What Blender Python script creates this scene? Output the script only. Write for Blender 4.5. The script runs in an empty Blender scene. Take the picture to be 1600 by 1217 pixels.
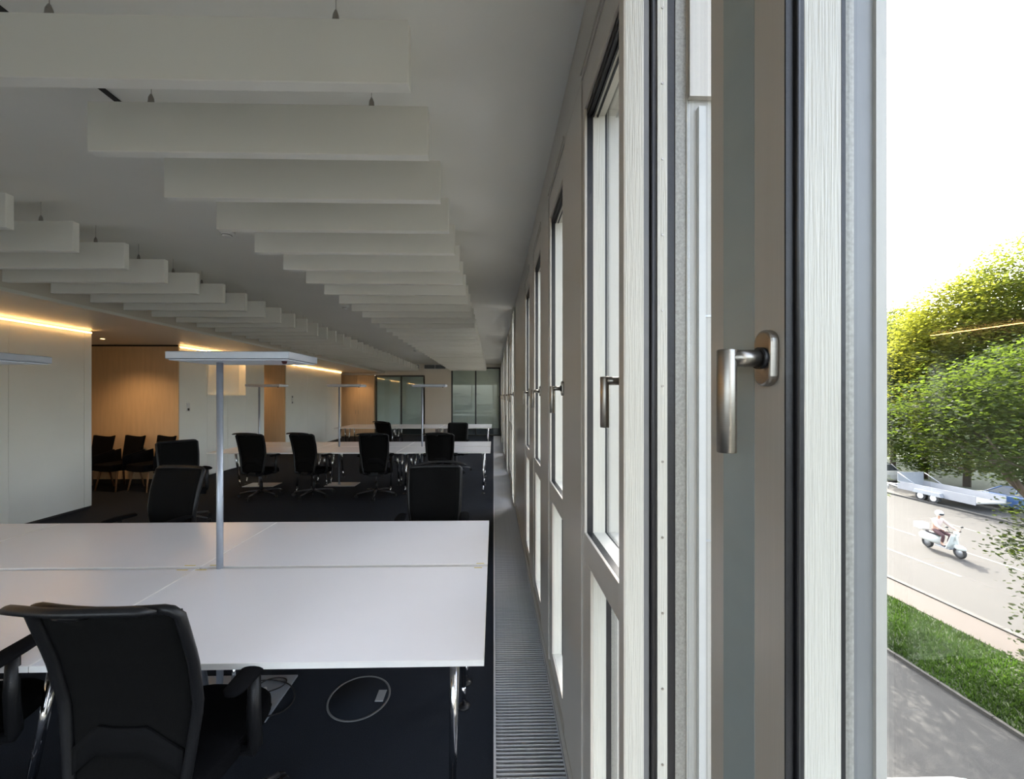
import bpy, bmesh, math, random
from mathutils import Vector, Matrix
R = math.radians
random.seed(7)
S = bpy.context.scene
C = S.collection
CAMZ = 1.67
# ------------------------------------------------------------------ camera
cd = bpy.data.cameras.new('camera'); cam = bpy.data.objects.new('camera', cd); C.objects.link(cam)
cam.location = (0, 0, CAMZ); cam.rotation_euler = (R(90), 0, R(-1.24))
cd.sensor_width = 36.0; cd.lens = 36.0*620/1600
cd.shift_x = 15.5/1600; cd.shift_y = 11.5/1600
cd.clip_start = 0.01; cd.clip_end = 600
S.camera = cam
# ------------------------------------------------------------------ world, sun, exposure
w = bpy.data.worlds.new('world'); S.world = w; w.use_nodes = True
nt = w.node_tree; bg = nt.nodes['Background']
sky = nt.nodes.new('ShaderNodeTexSky'); sky.sky_type = 'NISHITA'; sky.sun_disc = False
SUN = Vector((0.27, 1.0, 0.85)).normalized()
sky.sun_elevation = math.asin(SUN.z); sky.sun_rotation = math.atan2(SUN.x, SUN.y)
sky.air_density = 1.0; sky.dust_density = 4.0; sky.ozone_density = 1.0
hs = nt.nodes.new('ShaderNodeHueSaturation'); hs.inputs['Saturation'].default_value = 0.55
nt.links.new(sky.outputs[0], hs.inputs['Color']); nt.links.new(hs.outputs[0], bg.inputs[0]); bg.inputs[1].default_value = 1.35
sd = bpy.data.lights.new('sun', 'SUN'); sd.energy = 17.0; sd.angle = R(0.55); sd.color = (1.0, 0.93, 0.82)
so = bpy.data.objects.new('sun', sd); C.objects.link(so)
so.rotation_euler = (-SUN).to_track_quat('-Z', 'Y').to_euler(); so.location = (30, 60, 60)
S.view_settings.view_transform = 'Standard'; S.view_settings.look = 'None'
S.view_settings.gamma = 1.0; S.view_settings.use_curve_mapping = False
S.view_settings.exposure = 0.32
S.cycles.max_bounces = 12; S.cycles.diffuse_bounces = 6; S.cycles.transparent_max_bounces = 24
S.cycles.sample_clamp_indirect = 6.0
S.cycles.use_denoising = True

# ------------------------------------------------------------------ materials
def mat(name, col, rough=0.6, metal=0.0, spec=0.5, noise=None, bump=None, coat=0.0, stretch=None):
    """noise=(scale, amount) varies the colour, bump=(scale, strength) adds fine relief"""
    m = bpy.data.materials.new(name); m.use_nodes = True
    n = m.node_tree; b = n.nodes['Principled BSDF']
    b.inputs['Base Color'].default_value = (*col, 1); b.inputs['Roughness'].default_value = rough
    b.inputs['Metallic'].default_value = metal; b.inputs['Specular IOR Level'].default_value = spec
    b.inputs['Coat Weight'].default_value = coat
    if noise or bump:
        tc = n.nodes.new('ShaderNodeTexCoord'); src = tc.outputs['Object']
        if stretch:
            mp = n.nodes.new('ShaderNodeMapping'); mp.inputs['Scale'].default_value = stretch
            n.links.new(src, mp.inputs[0]); src = mp.outputs[0]
    if noise:
        t = n.nodes.new('ShaderNodeTexNoise'); t.inputs['Scale'].default_value = noise[0]; t.inputs['Detail'].default_value = 6
        n.links.new(src, t.inputs['Vector'])
        r = n.nodes.new('ShaderNodeMapRange'); r.inputs[1].default_value = 0.3; r.inputs[2].default_value = 0.7
        r.inputs[3].default_value = 1-noise[1]; r.inputs[4].default_value = 1+noise[1]
        n.links.new(t.outputs[0], r.inputs[0])
        mx = n.nodes.new('ShaderNodeVectorMath'); mx.operation = 'SCALE'; mx.inputs[0].default_value = col
        n.links.new(r.outputs[0], mx.inputs['Scale']); n.links.new(mx.outputs[0], b.inputs['Base Color'])
    if bump:
        t2 = n.nodes.new('ShaderNodeTexNoise'); t2.inputs['Scale'].default_value = bump[0]; t2.inputs['Detail'].default_value = 4
        n.links.new(src, t2.inputs['Vector'])
        bp = n.nodes.new('ShaderNodeBump'); bp.inputs['Strength'].default_value = bump[1]; bp.inputs['Distance'].default_value = 0.01
        n.links.new(t2.outputs[0], bp.inputs['Height']); n.links.new(bp.outputs[0], b.inputs['Normal'])
    return m
def emis(name, col, s):
    m = bpy.data.materials.new(name); m.use_nodes = True; b = m.node_tree.nodes['Principled BSDF']
    b.inputs['Base Color'].default_value = (*col, 1)
    b.inputs['Emission Color'].default_value = (*col, 1); b.inputs['Emission Strength'].default_value = s
    return m
def glass_mat(name, tint=(0.985, 0.99, 0.985), boost=1.0):
    m = bpy.data.materials.new(name); m.use_nodes = True; n = m.node_tree
    n.nodes.clear(); o = n.nodes.new('ShaderNodeOutputMaterial')
    t = n.nodes.new('ShaderNodeBsdfTransparent'); t.inputs[0].default_value = (*tint, 1)
    g = n.nodes.new('ShaderNodeBsdfGlossy'); g.inputs['Roughness'].default_value = 0.0; g.inputs['Color'].default_value = (boost,)*3+(1,)
    ge = n.nodes.new('ShaderNodeNewGeometry'); dt = n.nodes.new('ShaderNodeVectorMath'); dt.operation = 'DOT_PRODUCT'
    n.links.new(ge.outputs['Normal'], dt.inputs[0]); n.links.new(ge.outputs['Incoming'], dt.inputs[1])
    prev_ = dt.outputs['Value']                     # Schlick reflectance, same on both faces of the sheet
    for op, v1, rev in (('ABSOLUTE', None, 0), ('SUBTRACT', 1.0, 1), ('POWER', 5.0, 0), ('MULTIPLY', 0.958, 0), ('ADD', 0.042, 0)):
        q = n.nodes.new('ShaderNodeMath'); q.operation = op
        n.links.new(prev_, q.inputs[1 if rev else 0])
        if v1 is not None: q.inputs[0 if rev else 1].default_value = v1
        prev_ = q.outputs[0]
    f = q
    mx = n.nodes.new('ShaderNodeMixShader')
    n.links.new(f.outputs[0], mx.inputs[0]); n.links.new(t.outputs[0], mx.inputs[1]); n.links.new(g.outputs[0], mx.inputs[2])
    n.links.new(mx.outputs[0], o.inputs[0]); return m
def leaf_mat(name, col, tr, noise=0.35):
    m = bpy.data.materials.new(name); m.use_nodes = True; n = m.node_tree; n.nodes.clear()
    o = n.nodes.new('ShaderNodeOutputMaterial')
    tc = n.nodes.new('ShaderNodeTexCoord'); t = n.nodes.new('ShaderNodeTexNoise'); t.inputs['Scale'].default_value = 0.7
    n.links.new(tc.outputs['Object'], t.inputs['Vector'])
    r = n.nodes.new('ShaderNodeMapRange'); r.inputs[1].default_value = 0.3; r.inputs[2].default_value = 0.7
    r.inputs[3].default_value = 1-noise; r.inputs[4].default_value = 1+noise; n.links.new(t.outputs[0], r.inputs[0])
    outs = []
    for c, kind in ((col, 'ShaderNodeBsdfDiffuse'), (tr, 'ShaderNodeBsdfTranslucent')):
        v = n.nodes.new('ShaderNodeVectorMath'); v.operation = 'SCALE'; v.inputs[0].default_value = c
        n.links.new(r.outputs[0], v.inputs['Scale'])
        s = n.nodes.new(kind); n.links.new(v.outputs[0], s.inputs['Color']); outs.append(s)
    mx = n.nodes.new('ShaderNodeMixShader'); mx.inputs[0].default_value = 0.5
    n.links.new(outs[0].outputs[0], mx.inputs[1]); n.links.new(outs[1].outputs[0], mx.inputs[2])
    gl = n.nodes.new('ShaderNodeBsdfGlossy'); gl.inputs['Roughness'].default_value = 0.55
    m2 = n.nodes.new('ShaderNodeMixShader'); m2.inputs[0].default_value = 0.012
    n.links.new(mx.outputs[0], m2.inputs[1]); n.links.new(gl.outputs[0], m2.inputs[2]); n.links.new(m2.outputs[0], o.inputs[0])
    return m

M = dict(
    ceiling=mat('ceiling_paint', (0.76, 0.76, 0.71), 0.55, noise=(1.5, 0.02), bump=(120, 0.05)),
    baffle=mat('acoustic_felt', (0.78, 0.78, 0.73), 0.8, spec=0.2, bump=(400, 0.1)),
    wall=mat('white_wall', (0.90, 0.90, 0.85), 0.4, noise=(2, 0.015), bump=(90, 0.04)),
    tan=mat('tan_veneer', (0.66, 0.49, 0.31), 0.5, noise=(3, 0.06), stretch=(6, 6, 0.6)),
    soffit=mat('soffit_paint', (0.66, 0.62, 0.55), 0.4, bump=(90, 0.04)),
    beige=mat('beige_wall', (0.66, 0.62, 0.55), 0.6, bump=(90, 0.04)),
    carpet=mat('dark_carpet', (0.018, 0.022, 0.030), 0.95, spec=0.15, noise=(350, 0.5), bump=(500, 0.8)),
    panel=mat('grey_facade_paint', (0.50, 0.465, 0.41), 0.28, noise=(5, 0.02), stretch=(30, 30, 0.5), bump=(30, 0.06)),
    cream=mat('cream_painted_wood', (0.62, 0.60, 0.53), 0.4, noise=(4, 0.04), stretch=(40, 40, 1), bump=(10, 0.3)),
    rubber=mat('black_gasket', (0.012, 0.012, 0.014), 0.45, bump=(60, 0.1)),
    alu=mat('grey_aluminium', (0.42, 0.44, 0.47), 0.4, metal=0.6, noise=(30, 0.03)),
    frameout=mat('outer_frame_grey', (0.15, 0.155, 0.16), 0.45, metal=0.2, noise=(30, 0.03)),
    basemetal=mat('dark_base_metal', (0.09, 0.09, 0.10), 0.3, metal=0.8, noise=(40, 0.05)),
    strip=mat('grey_green_aluminium', (0.32, 0.36, 0.35), 0.4, metal=0.2, noise=(20, 0.03)),
    rail=mat('pale_outer_rail', (0.50, 0.50, 0.48), 0.4, noise=(20, 0.03)),
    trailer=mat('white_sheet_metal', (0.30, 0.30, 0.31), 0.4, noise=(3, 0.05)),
    lumbar=mat('lumbar_plastic', (0.0055, 0.0055, 0.006), 0.85, spec=0.12, noise=(200, 0.2)),
    litedge=mat('edge_highlight', (0.9, 0.89, 0.87), 0.4, noise=(20, 0.02)),
    outalu=mat('pale_metal_cladding', (0.36, 0.35, 0.32), 0.5, metal=0.1, noise=(6, 0.04)),
    spacer=mat('glazing_spacer', (0.30, 0.29, 0.26), 0.5, metal=0.2, noise=(200, 0.2)),
    steel=mat('brushed_steel', (0.33, 0.31, 0.28), 0.33, metal=1.0, noise=(80, 0.05), stretch=(1, 1, 12)),
    chrome=mat('chrome', (0.72, 0.72, 0.74), 0.12, metal=1.0, noise=(10, 0.01)),
    desk=mat('desk_laminate', (0.86, 0.86, 0.90), 0.22, noise=(4, 0.01), bump=(300, 0.03)),
    deskedge=mat('desk_edge', (0.78, 0.77, 0.74), 0.4, noise=(20, 0.02)),
    lamp=mat('lamp_silver', (0.34, 0.37, 0.42), 0.35, metal=0.5, noise=(50, 0.02)),
    lampglass=mat('lamp_diffuser', (0.55, 0.6, 0.68), 0.3, noise=(50, 0.02)),
    plastic=mat('black_plastic', (0.009, 0.009, 0.010), 0.42, spec=0.35, noise=(60, 0.1), bump=(200, 0.1)),
    fabric=mat('black_chair_fabric', (0.006, 0.006, 0.007), 0.95, spec=0.06, noise=(500, 0.4), bump=(700, 0.4)),
    meshf=mat('black_mesh_fabric', (0.006, 0.006, 0.006), 0.85, spec=0.1, noise=(400, 0.4), bump=(900, 0.5)),
    wood=mat('brown_wood_leg', (0.22, 0.12, 0.06), 0.5, noise=(8, 0.2), stretch=(8, 8, 1)),
    frame=mat('dark_partition_frame', (0.03, 0.035, 0.035), 0.4, noise=(40, 0.05)),
    grille=mat('grille_aluminium', (0.62, 0.63, 0.66), 0.3, metal=0.35, noise=(60, 0.05)),
    duct=mat('dark_duct', (0.014, 0.014, 0.018), 0.8, noise=(10, 0.1)),
    yellow=mat('yellow_tape', (0.62, 0.50, 0.10), 0.6, noise=(60, 0.05)),
    white=mat('white_plastic', (0.75, 0.75, 0.73), 0.4, noise=(60, 0.02)),
    dark=mat('dark_slot', (0.02, 0.02, 0.02), 0.6, noise=(60, 0.05)),
    led=emis('warm_led', (1.0, 0.56, 0.20), 34.0),
    led2=emis('warm_niche_led', (1.0, 0.62, 0.28), 14.0),
    glass=glass_mat('window_glass'),
    pglass=glass_mat('partition_glass', (0.86, 0.91, 0.88), 1.0),
    asphalt=mat('asphalt', (0.023, 0.0215, 0.019), 0.9, noise=(1.2, 0.12), bump=(60, 0.4)),
    drive=mat('driveway_asphalt', (0.027, 0.027, 0.026), 0.9, noise=(2.0, 0.15), bump=(60, 0.4)),
    pave=mat('pinkish_paving', (0.036, 0.026, 0.020), 0.85, noise=(1.5, 0.1), bump=(40, 0.3)),
    kerb=mat('kerb_stone', (0.042, 0.040, 0.036), 0.85, noise=(4, 0.15), bump=(40, 0.3)),
    mark=mat('road_marking', (0.07, 0.07, 0.066), 0.7, noise=(3, 0.1)),
    soil=mat('lawn_base', (0.02, 0.034, 0.008), 0.95, noise=(3, 0.4), bump=(30, 0.6)),
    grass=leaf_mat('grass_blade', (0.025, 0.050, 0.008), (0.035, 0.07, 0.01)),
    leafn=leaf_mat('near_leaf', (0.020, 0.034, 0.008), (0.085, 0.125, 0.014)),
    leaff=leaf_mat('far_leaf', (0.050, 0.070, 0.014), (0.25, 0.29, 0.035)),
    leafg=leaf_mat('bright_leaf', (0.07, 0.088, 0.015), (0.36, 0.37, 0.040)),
    bark=mat('bark', (0.07, 0.05, 0.035), 0.95, noise=(6, 0.3), bump=(15, 0.8)),
    carwhite=mat('white_car_paint', (0.80, 0.81, 0.83), 0.15, coat=1.0, noise=(1, 0.01)),
    carblue=mat('blue_car_paint', (0.05, 0.10, 0.22), 0.2, coat=1.0, noise=(1, 0.01)),
    carglass=mat('car_window', (0.02, 0.025, 0.03), 0.05, noise=(1, 0.01)),
    tyre=mat('tyre', (0.02, 0.02, 0.02), 0.8, noise=(30, 0.2)),
    scoot=mat('pale_scooter_paint', (0.62, 0.66, 0.64), 0.25, coat=0.6, noise=(1, 0.01)),
    skin=mat('skin', (0.55, 0.33, 0.24), 0.55, noise=(20, 0.05)),
    jacket=mat('pale_jacket', (0.55, 0.46, 0.42), 0.8, noise=(20, 0.1)),
    trousers=mat('dark_trousers', (0.07, 0.03, 0.035), 0.85, noise=(20, 0.1)),
    helmet=mat('white_helmet', (0.8, 0.8, 0.82), 0.2, noise=(10, 0.02)),
    red=mat('red_lens', (0.06, 0.01, 0.01), 0.3, noise=(10, 0.02)),
)

# ------------------------------------------------------------------ helpers
def nb(): return bmesh.new()
def bx(bm, x0, x1, y0, y1, z0, z1):
    v = [bm.verts.new(p) for p in ((x0,y0,z0),(x1,y0,z0),(x1,y1,z0),(x0,y1,z0),(x0,y0,z1),(x1,y0,z1),(x1,y1,z1),(x0,y1,z1))]
    for f in ((3,2,1,0),(4,5,6,7),(0,1,5,4),(1,2,6,5),(2,3,7,6),(3,0,4,7)): bm.faces.new([v[i] for i in f])
    return bm
def frame_of(d):
    d = d.normalized(); a = Vector((0,0,1)) if abs(d.z) < 0.95 else Vector((1,0,0))
    u = d.cross(a).normalized(); return u, u.cross(d).normalized()
def tube(bm, pts, r, n=10, sq=1.0):
    """swept tube; r a number or one per point; sq flattens the second axis"""
    pts = [Vector(p) for p in pts]; rs = r if isinstance(r, (list, tuple)) else [r]*len(pts)
    rings = []; u = None
    for i, p in enumerate(pts):
        d = (pts[min(i+1, len(pts)-1)]-pts[max(i-1, 0)]).normalized()
        if u is None: u, v = frame_of(d)
        else:
            u = (u-d*u.dot(d)).normalized(); v = d.cross(u)*-1
            v = u.cross(d)
        rings.append([bm.verts.new(p+u*math.cos(a)*rs[i]+v*math.sin(a)*rs[i]*sq) for a in [2*math.pi*k/n for k in range(n)]])
    for a, b in zip(rings, rings[1:]):
        for k in range(n):
            f = bm.faces.new((a[k], b[k], b[(k+1)%n], a[(k+1)%n])); f.smooth = True
    bm.faces.new(rings[0]); bm.faces.new(rings[-1][::-1]); return bm
def lathe(bm, prof, cx=0, cy=0, n=20, axis='z'):
    rings = []
    for r, z in prof:
        ring = []
        for k in range(n):
            a = 2*math.pi*k/n; c, s = r*math.cos(a), r*math.sin(a)
            ring.append(bm.verts.new((cx+c, cy+s, z) if axis == 'z' else (z, cx+c, cy+s)))
        rings.append(ring)
    for a, b in zip(rings, rings[1:]):
        for k in range(n):
            f = bm.faces.new((a[k], a[(k+1)%n], b[(k+1)%n], b[k])); f.smooth = True
    bm.faces.new(rings[0][::-1]); bm.faces.new(rings[-1]); return bm
def prism(bm, poly, lo, hi, axis='x'):
    def P(a, b, t): return {'x': (t, a, b), 'y': (a, t, b), 'z': (a, b, t)}[axis]
    A = [bm.verts.new(P(a, b, lo)) for a, b in poly]; B = [bm.verts.new(P(a, b, hi)) for a, b in poly]
    n = len(poly)
    bm.faces.new(A[::-1]); bm.faces.new(B)
    for k in range(n): bm.faces.new((A[k], A[(k+1)%n], B[(k+1)%n], B[k]))
    return bm
def sheet(bm, fn, nu, nv, th=None):
    """grid surface from fn(u,v) in 0..1; th gives thickness along +y offset vector"""
    def grid(off):
        return [[bm.verts.new(Vector(fn(i/nu, j/nv))+off) for j in range(nv+1)] for i in range(nu+1)]
    a = grid(Vector((0,0,0))); fs = []
    for i in range(nu):
        for j in range(nv): f = bm.faces.new((a[i][j], a[i+1][j], a[i+1][j+1], a[i][j+1])); f.smooth = True
    if th:
        b = grid(Vector(th))
        for i in range(nu):
            for j in range(nv): f = bm.faces.new((b[i][j], b[i][j+1], b[i+1][j+1], b[i+1][j])); f.smooth = True
        for i in range(nu):
            bm.faces.new((a[i][0], b[i][0], b[i+1][0], a[i+1][0])); bm.faces.new((a[i][nv], a[i+1][nv], b[i+1][nv], b[i][nv]))
        for j in range(nv):
            bm.faces.new((a[0][j], a[0][j+1], b[0][j+1], b[0][j])); bm.faces.new((a[nu][j], b[nu][j], b[nu][j+1], a[nu][j+1]))
    return bm
def mesh_of(name, bm, m):
    bmesh.ops.recalc_face_normals(bm, faces=bm.faces[:])
    me = bpy.data.meshes.new(name); bm.to_mesh(me); bm.free(); me.materials.append(m); return me
def obj(name, bm, m, parent=None, bev=0, loc=None, seg=2):
    me = bm if isinstance(bm, bpy.types.Mesh) else mesh_of(name, bm, m)
    o = bpy.data.objects.new(name, me); C.objects.link(o); o.parent = parent
    if loc: o.location = loc
    if bev:
        b = o.modifiers.new('bevel', 'BEVEL'); b.width = bev; b.segments = seg; b.limit_method = 'ANGLE'; b.angle_limit = R(40)
    return o
def tag(o, label, cat, group=None, kind=None):
    o['label'] = label; o['category'] = cat
    if group: o['group'] = group
    if kind: o['kind'] = kind
    return o
def thing(name, label, cat, loc=(0,0,0), rz=0, group=None):
    o = bpy.data.objects.new(name, None); C.objects.link(o); o.location = loc; o.rotation_euler = (0,0,rz)
    o.empty_display_size = 0.1
    return tag(o, label, cat, group)
def struct(name, bm, m, parent=None, bev=0, label=None, cat=None):
    o = obj(name, bm, m, parent, bev)
    if not parent: o['kind'] = 'structure'
    if label: o['label'] = label
    if cat: o['category'] = cat
    return o
def estruct(name, label, cat, loc=(0,0,0)):
    o = bpy.data.objects.new(name, None); C.objects.link(o); o.location = loc
    o['kind'] = 'structure'; o['label'] = label; o['category'] = cat; o.empty_display_size = 0.1
    return o
def kids(o): return [x for x in bpy.data.objects if x.parent == o]
def dup(root, loc, rz=0, label=None, skip=()):
    r = root.copy(); C.objects.link(r); r.location = loc; r.rotation_euler = (0,0,rz)
    if label: r['label'] = label
    for ch in KID[root.name]:
        if ch[0].name.split('.')[0] in skip: continue
        c = ch[0].copy(); C.objects.link(c); c.parent = r
        for g in ch[1]:
            d = g.copy(); C.objects.link(d); d.parent = c
    return r
KID = {}
def reg(root):
    KID[root.name] = [(k, kids(k)) for k in kids(root)]; return root
def ring(bm, ya, yb, za, zb, x0, x1, t=0.02, tt=None, tn=None):
    """rectangular ring around opening ya..yb, za..zb, thickness t outwards"""
    tt = t if tt is None else tt; tn = t if tn is None else tn
    bx(bm, x0, x1, yb, yb+t, za-t, zb+tt); bx(bm, x0, x1, ya-tn, ya, za-t, zb+tt)
    bx(bm, x0, x1, ya, yb, zb, zb+tt); bx(bm, x0, x1, ya, yb, za-t, za); return bm

# ================================================================== ROOM SHELL
ZC = 3.08; ZS = 2.67; XW = 0.33; XO = 0.455; XL = -6.07; YE = 16.95; YB = -3.6
fl = nb(); bx(fl, -9.6, 0.0, YB, YE, -0.12, 0.0)
struct('floor', fl, M['carpet'], label='dark blue-black carpet floor of the open office', cat='floor')
ce = nb(); bx(ce, -4.70, XW+0.02, YB, YE+4.2, ZC, ZC+0.2)
ceil = struct('ceiling', ce, M['ceiling'], label='pale grey painted ceiling above the hanging baffles', cat='ceiling')
so_ = nb(); bx(so_, -9.6, -4.70, YB, YE, ZS, ZC+0.2); bx(so_, -4.70, -4.62, YB, YE, ZS, ZC-0.001)
soff = obj('soffit', so_, M['soffit'], ceil, bev=0.006)
tr = nb(); bx(tr, -4.62, -4.605, YB, YE, ZS-0.004, ZS+0.03); obj('soffit_edge', tr, M['ceiling'], ceil)
for y0, y1 in ((0.2, 1.525), (1.84, 2.9)):
    s = nb(); bx(s, -1.805, -1.775, y0, y1, ZC-0.004, ZC+0.002); obj('slot', s, M['dark'], ceil)
# walls on the left
def wall_block(name, y0, y1, joints, label):
    b = nb(); bx(b, -9.6, XL-0.02, y0+0.012, y1-0.012, 0, ZS)
    o = struct(name, b, M['wall'], label=label, cat='wall')
    ys = [y0]+joints+[y1]
    for a, c in zip(ys, ys[1:]):
        p = nb(); bx(p, XL-0.02, XL, a+0.002, c-0.002, 0.03, ZS-0.03)
        obj('panel', p, M['wall'], o, bev=0.0015)
    s = nb(); bx(s, XL-0.019, XL-0.006, y0+0.01, y1-0.01, 0, 0.03); obj('plinth', s, M['dark'], o)
    e = nb(); bx(e, XL-0.018, XL, y0+0.01, y1-0.01, ZS-0.03, ZS); obj('cornice', e, M['wall'], o)
    return o
wb1 = wall_block('wall_left', YB, 6.13, [1.6, 3.3, 5.10, 6.02], 'white panelled wall at left with warm light strip along its top')
# middle block with a niche
wb2 = estruct('wall_left.001', 'white panelled wall with a lit niche, beyond the alcove of black chairs', 'wall')
N0, N1, NZ = 8.55, 9.85, 1.70
b = nb(); bx(b, -9.6, XL-0.16, 7.80, 10.63, 0, ZS); bx(b, XL-0.16, XL-0.02, 7.80, N0, 0, ZS); bx(b, XL-0.16, XL-0.02, N1, 10.63, 0, ZS)
bx(b, XL-0.16, XL-0.02, N0, N1, 0, NZ); obj('core', b, M['wall'], wb2)
for a, c, z0, z1 in ((7.80, N0, 0.03, ZS), (N1, 10.64, 0.03, ZS), (N0, 9.2, 0.03, NZ), (9.2, N1, 0.03, NZ)):
    p = nb(); bx(p, XL-0.02, XL, a+0.002, c-0.002, z0, z1-0.002); obj('panel', p, M['wall'], wb2, bev=0.0015)
p = nb(); bx(p, XL-0.14, XL+0.012, N0-0.015, N0+0.015, NZ-0.02, ZS); bx(p, XL-0.14, XL+0.012, N1-0.015, N1+0.015, NZ-0.02, ZS)
bx(p, XL-0.14, XL+0.012, N0+0.015, N1-0.015, NZ-0.02, NZ+0.01); obj('niche_frame', p, M['wall'], wb2)
wb3 = wall_block('wall_left.002', 11.75, 15.96, [13.1, 14.5], 'farthest white panelled wall block at left with a warm light strip')
for (nm, y, x0, x1, lab) in (('wall_alcove', 7.80, -9.6, XL-0.001, 'tan back wall of the alcove behind the row of black chairs'),
                         ('wall_alcove.001', 11.75, -9.6, XL-0.025, 'narrow tan wall recess between two white wall blocks')):
    b = nb(); bx(b, x0, x1, y-0.02, y-0.0005, 0.0, ZS); o = struct(nm, b, M['tan'], label=lab, cat='wall')
    d = nb(); bx(d, x0, x1, y-0.032, y-0.02, 0, 0.09); obj('skirting', d, M['dark'], o)
    d = nb(); bx(d, x0, x1, y-0.028, y-0.02, ZS-0.03, ZS); obj('shadow_gap', d, M['dark'], o)
b = nb(); bx(b, -9.7, -9.6, YB, YE, 0, ZC); struct('wall_left_rear', b, M['tan'], label='tan wall deep inside the alcoves', cat='wall')
b = nb(); bx(b, XL-0.12, XL-0.10, N0+0.05, N1-0.05, ZS-0.02, ZS-0.002); obj('niche_lamp', b, M['led2'], wb2)
# cove light strips
for i, (y0, y1, lab) in enumerate(((YB, 6.12, 'warm light strip along the top of the nearest white wall block'), (7.81, 10.62, 'warm light strip above the wall block with the niche'), (11.77, 15.94, 'warm light strip above the farthest white wall block'))):
    t = thing('light_strip', lab, 'light strip', (XL, y0, ZS), group='warm light strips above the white walls')
    b = nb(); bx(b, 0.002, 0.006, 0, y1-y0, -0.050, -0.022); obj('channel', b, M['white'], t)
    b = nb(); bx(b, 0.006, 0.015, 0.003, y1-y0-0.003, -0.040, -0.031); obj('diffuser', b, M['led'], t)
# downlights in the recess ceilings (real fittings)
def downlight(x, y, e, lab, z=ZS):
    t = thing('downlight', lab, 'light', (x, y, z), group='downlights in the low ceiling')
    lathe(b := nb(), [(0.035, -0.001), (0.05, -0.001), (0.052, -0.006), (0.036, -0.008), (0.035, -0.001)], n=20); obj('trim_ring', b, M['white'], t)
    lathe(b := nb(), [(0.001, -0.002), (0.034, -0.002), (0.034, -0.004), (0.001, -0.004)], n=20); obj('lens', b, M['led'], t)
    ld = bpy.data.lights.new('downlight_lamp', 'SPOT'); ld.energy = e; ld.color = (1.0, 0.60, 0.28); ld.spot_size = R(125); ld.spot_blend = 0.9; ld.shadow_soft_size = 0.05
    lo = bpy.data.objects.new('lamp_light', ld); C.objects.link(lo); lo.parent = t; lo.location = (0, 0, -0.03)
downlight(-6.7, 6.95, 62, 'small round downlight in the low ceiling above the alcove chairs')
downlight(-7.0, 11.2, 24, 'small round downlight above the narrow tan recess')
downlight(-5.6, 16.35, 30, 'small round downlight in front of the tan wardrobe doors')
# far wall: wardrobe, glass partitions, beige wall
WF = YE
w_ = estruct('wall_back', 'beige end wall between the two glass partitions', 'wall')
b = nb(); bx(b, -2.98, -1.80, WF, WF+0.12, 0, ZC); obj('plaster', b, M['beige'], w_)
b = nb(); bx(b, -9.6, -1.80, WF+0.001, WF+0.12, ZS-0.08, ZC); obj('lintel', b, M['beige'], w_)
b = nb(); bx(b, -1.80, XW, WF+0.001, WF+0.12, 2.93, ZC); obj('lintel', b, M['beige'], w_)
b = nb(); bx(b, -9.6, -6.5, WF+0.001, WF+0.12, 0, ZS-0.08); obj('plaster', b, M['tan'], w_)
wd = thing('wardrobe', 'built-in tan wardrobe with two doors at the far left end', 'wardrobe', (-6.5, WF, 0))
b = nb(); bx(b, 0, 1.45, 0.0, 0.6, 0, ZS-0.085); obj('carcass', b, M['tan'], wd)
for k in range(2):
    b = nb(); bx(b, 0.03+k*0.70, 0.03+k*0.70+0.695, -0.02, 0.0, 0.08, ZS-0.11); d = obj('door', b, M['tan'], wd, bev=0.002)
    hx = 0.03+0.64 if k == 0 else 0.73+0.055
    tube(h := nb(), [(hx, -0.02, 0.95), (hx, -0.05, 0.96), (hx, -0.05, 1.10), (hx, -0.02, 1.11)], 0.006, 8); obj('handle', h, M['steel'], d)
def partition(name, xs, z1, y, label, cat):
    t = estruct(name, label, cat, (0, 0, 0))
    f = nb()
    for x in xs: bx(f, x-0.03, x+0.03, y-0.04, y+0.04, 0, z1)
    obj('mullion', f, M['frame'], t, bev=0.003)
    f = nb(); bx(f, xs[0]+0.03, xs[-1]-0.03, y-0.04, y+0.04, z1-0.06, z1); bx(f, xs[0]+0.03, xs[-1]-0.03, y-0.04, y+0.04, 0, 0.07); obj('rail', f, M['frame'], t, bev=0.003)
    for a, c in zip(xs, xs[1:]):
        g = nb(); bx(g, a+0.03, c-0.03, y-0.005, y+0.005, 0.07, z1-0.06); obj('pane', g, M['pglass'], t)
    return t
partition('window_20', [-4.98, -3.92, -2.98+0.03], ZS-0.082, WF+0.04, 'dark framed glass partition beside the wardrobe', 'partition')
partition('window_21', [-1.77, -0.76, XW-0.06], 2.93, WF+0.04, 'tall glass partition at the far end beside the window wall', 'partition')
rb = estruct('wall_meeting_room', 'grey walls of the rooms behind the glass partitions', 'wall')
b = nb(); bx(b, -4.98, XW, WF+4.2, WF+4.3, 0, ZC+0.2); bx(b, -5.04, -4.98, WF+0.13, WF+4.2, 0, ZC); obj('plaster', b, mat('grey_green_wall', (0.78, 0.80, 0.77), 0.6, noise=(2, 0.02)), rb)
b = nb(); bx(b, -4.98, XW, WF+0.001, WF+4.2, -0.12, 0); obj('carpet', b, M['carpet'], rb)
b = nb(); bx(b, -4.98, -4.70, WF+0.13, WF+4.2, ZC, ZC+0.2); obj('ceiling_slab', b, M['ceiling'], rb)
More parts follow.
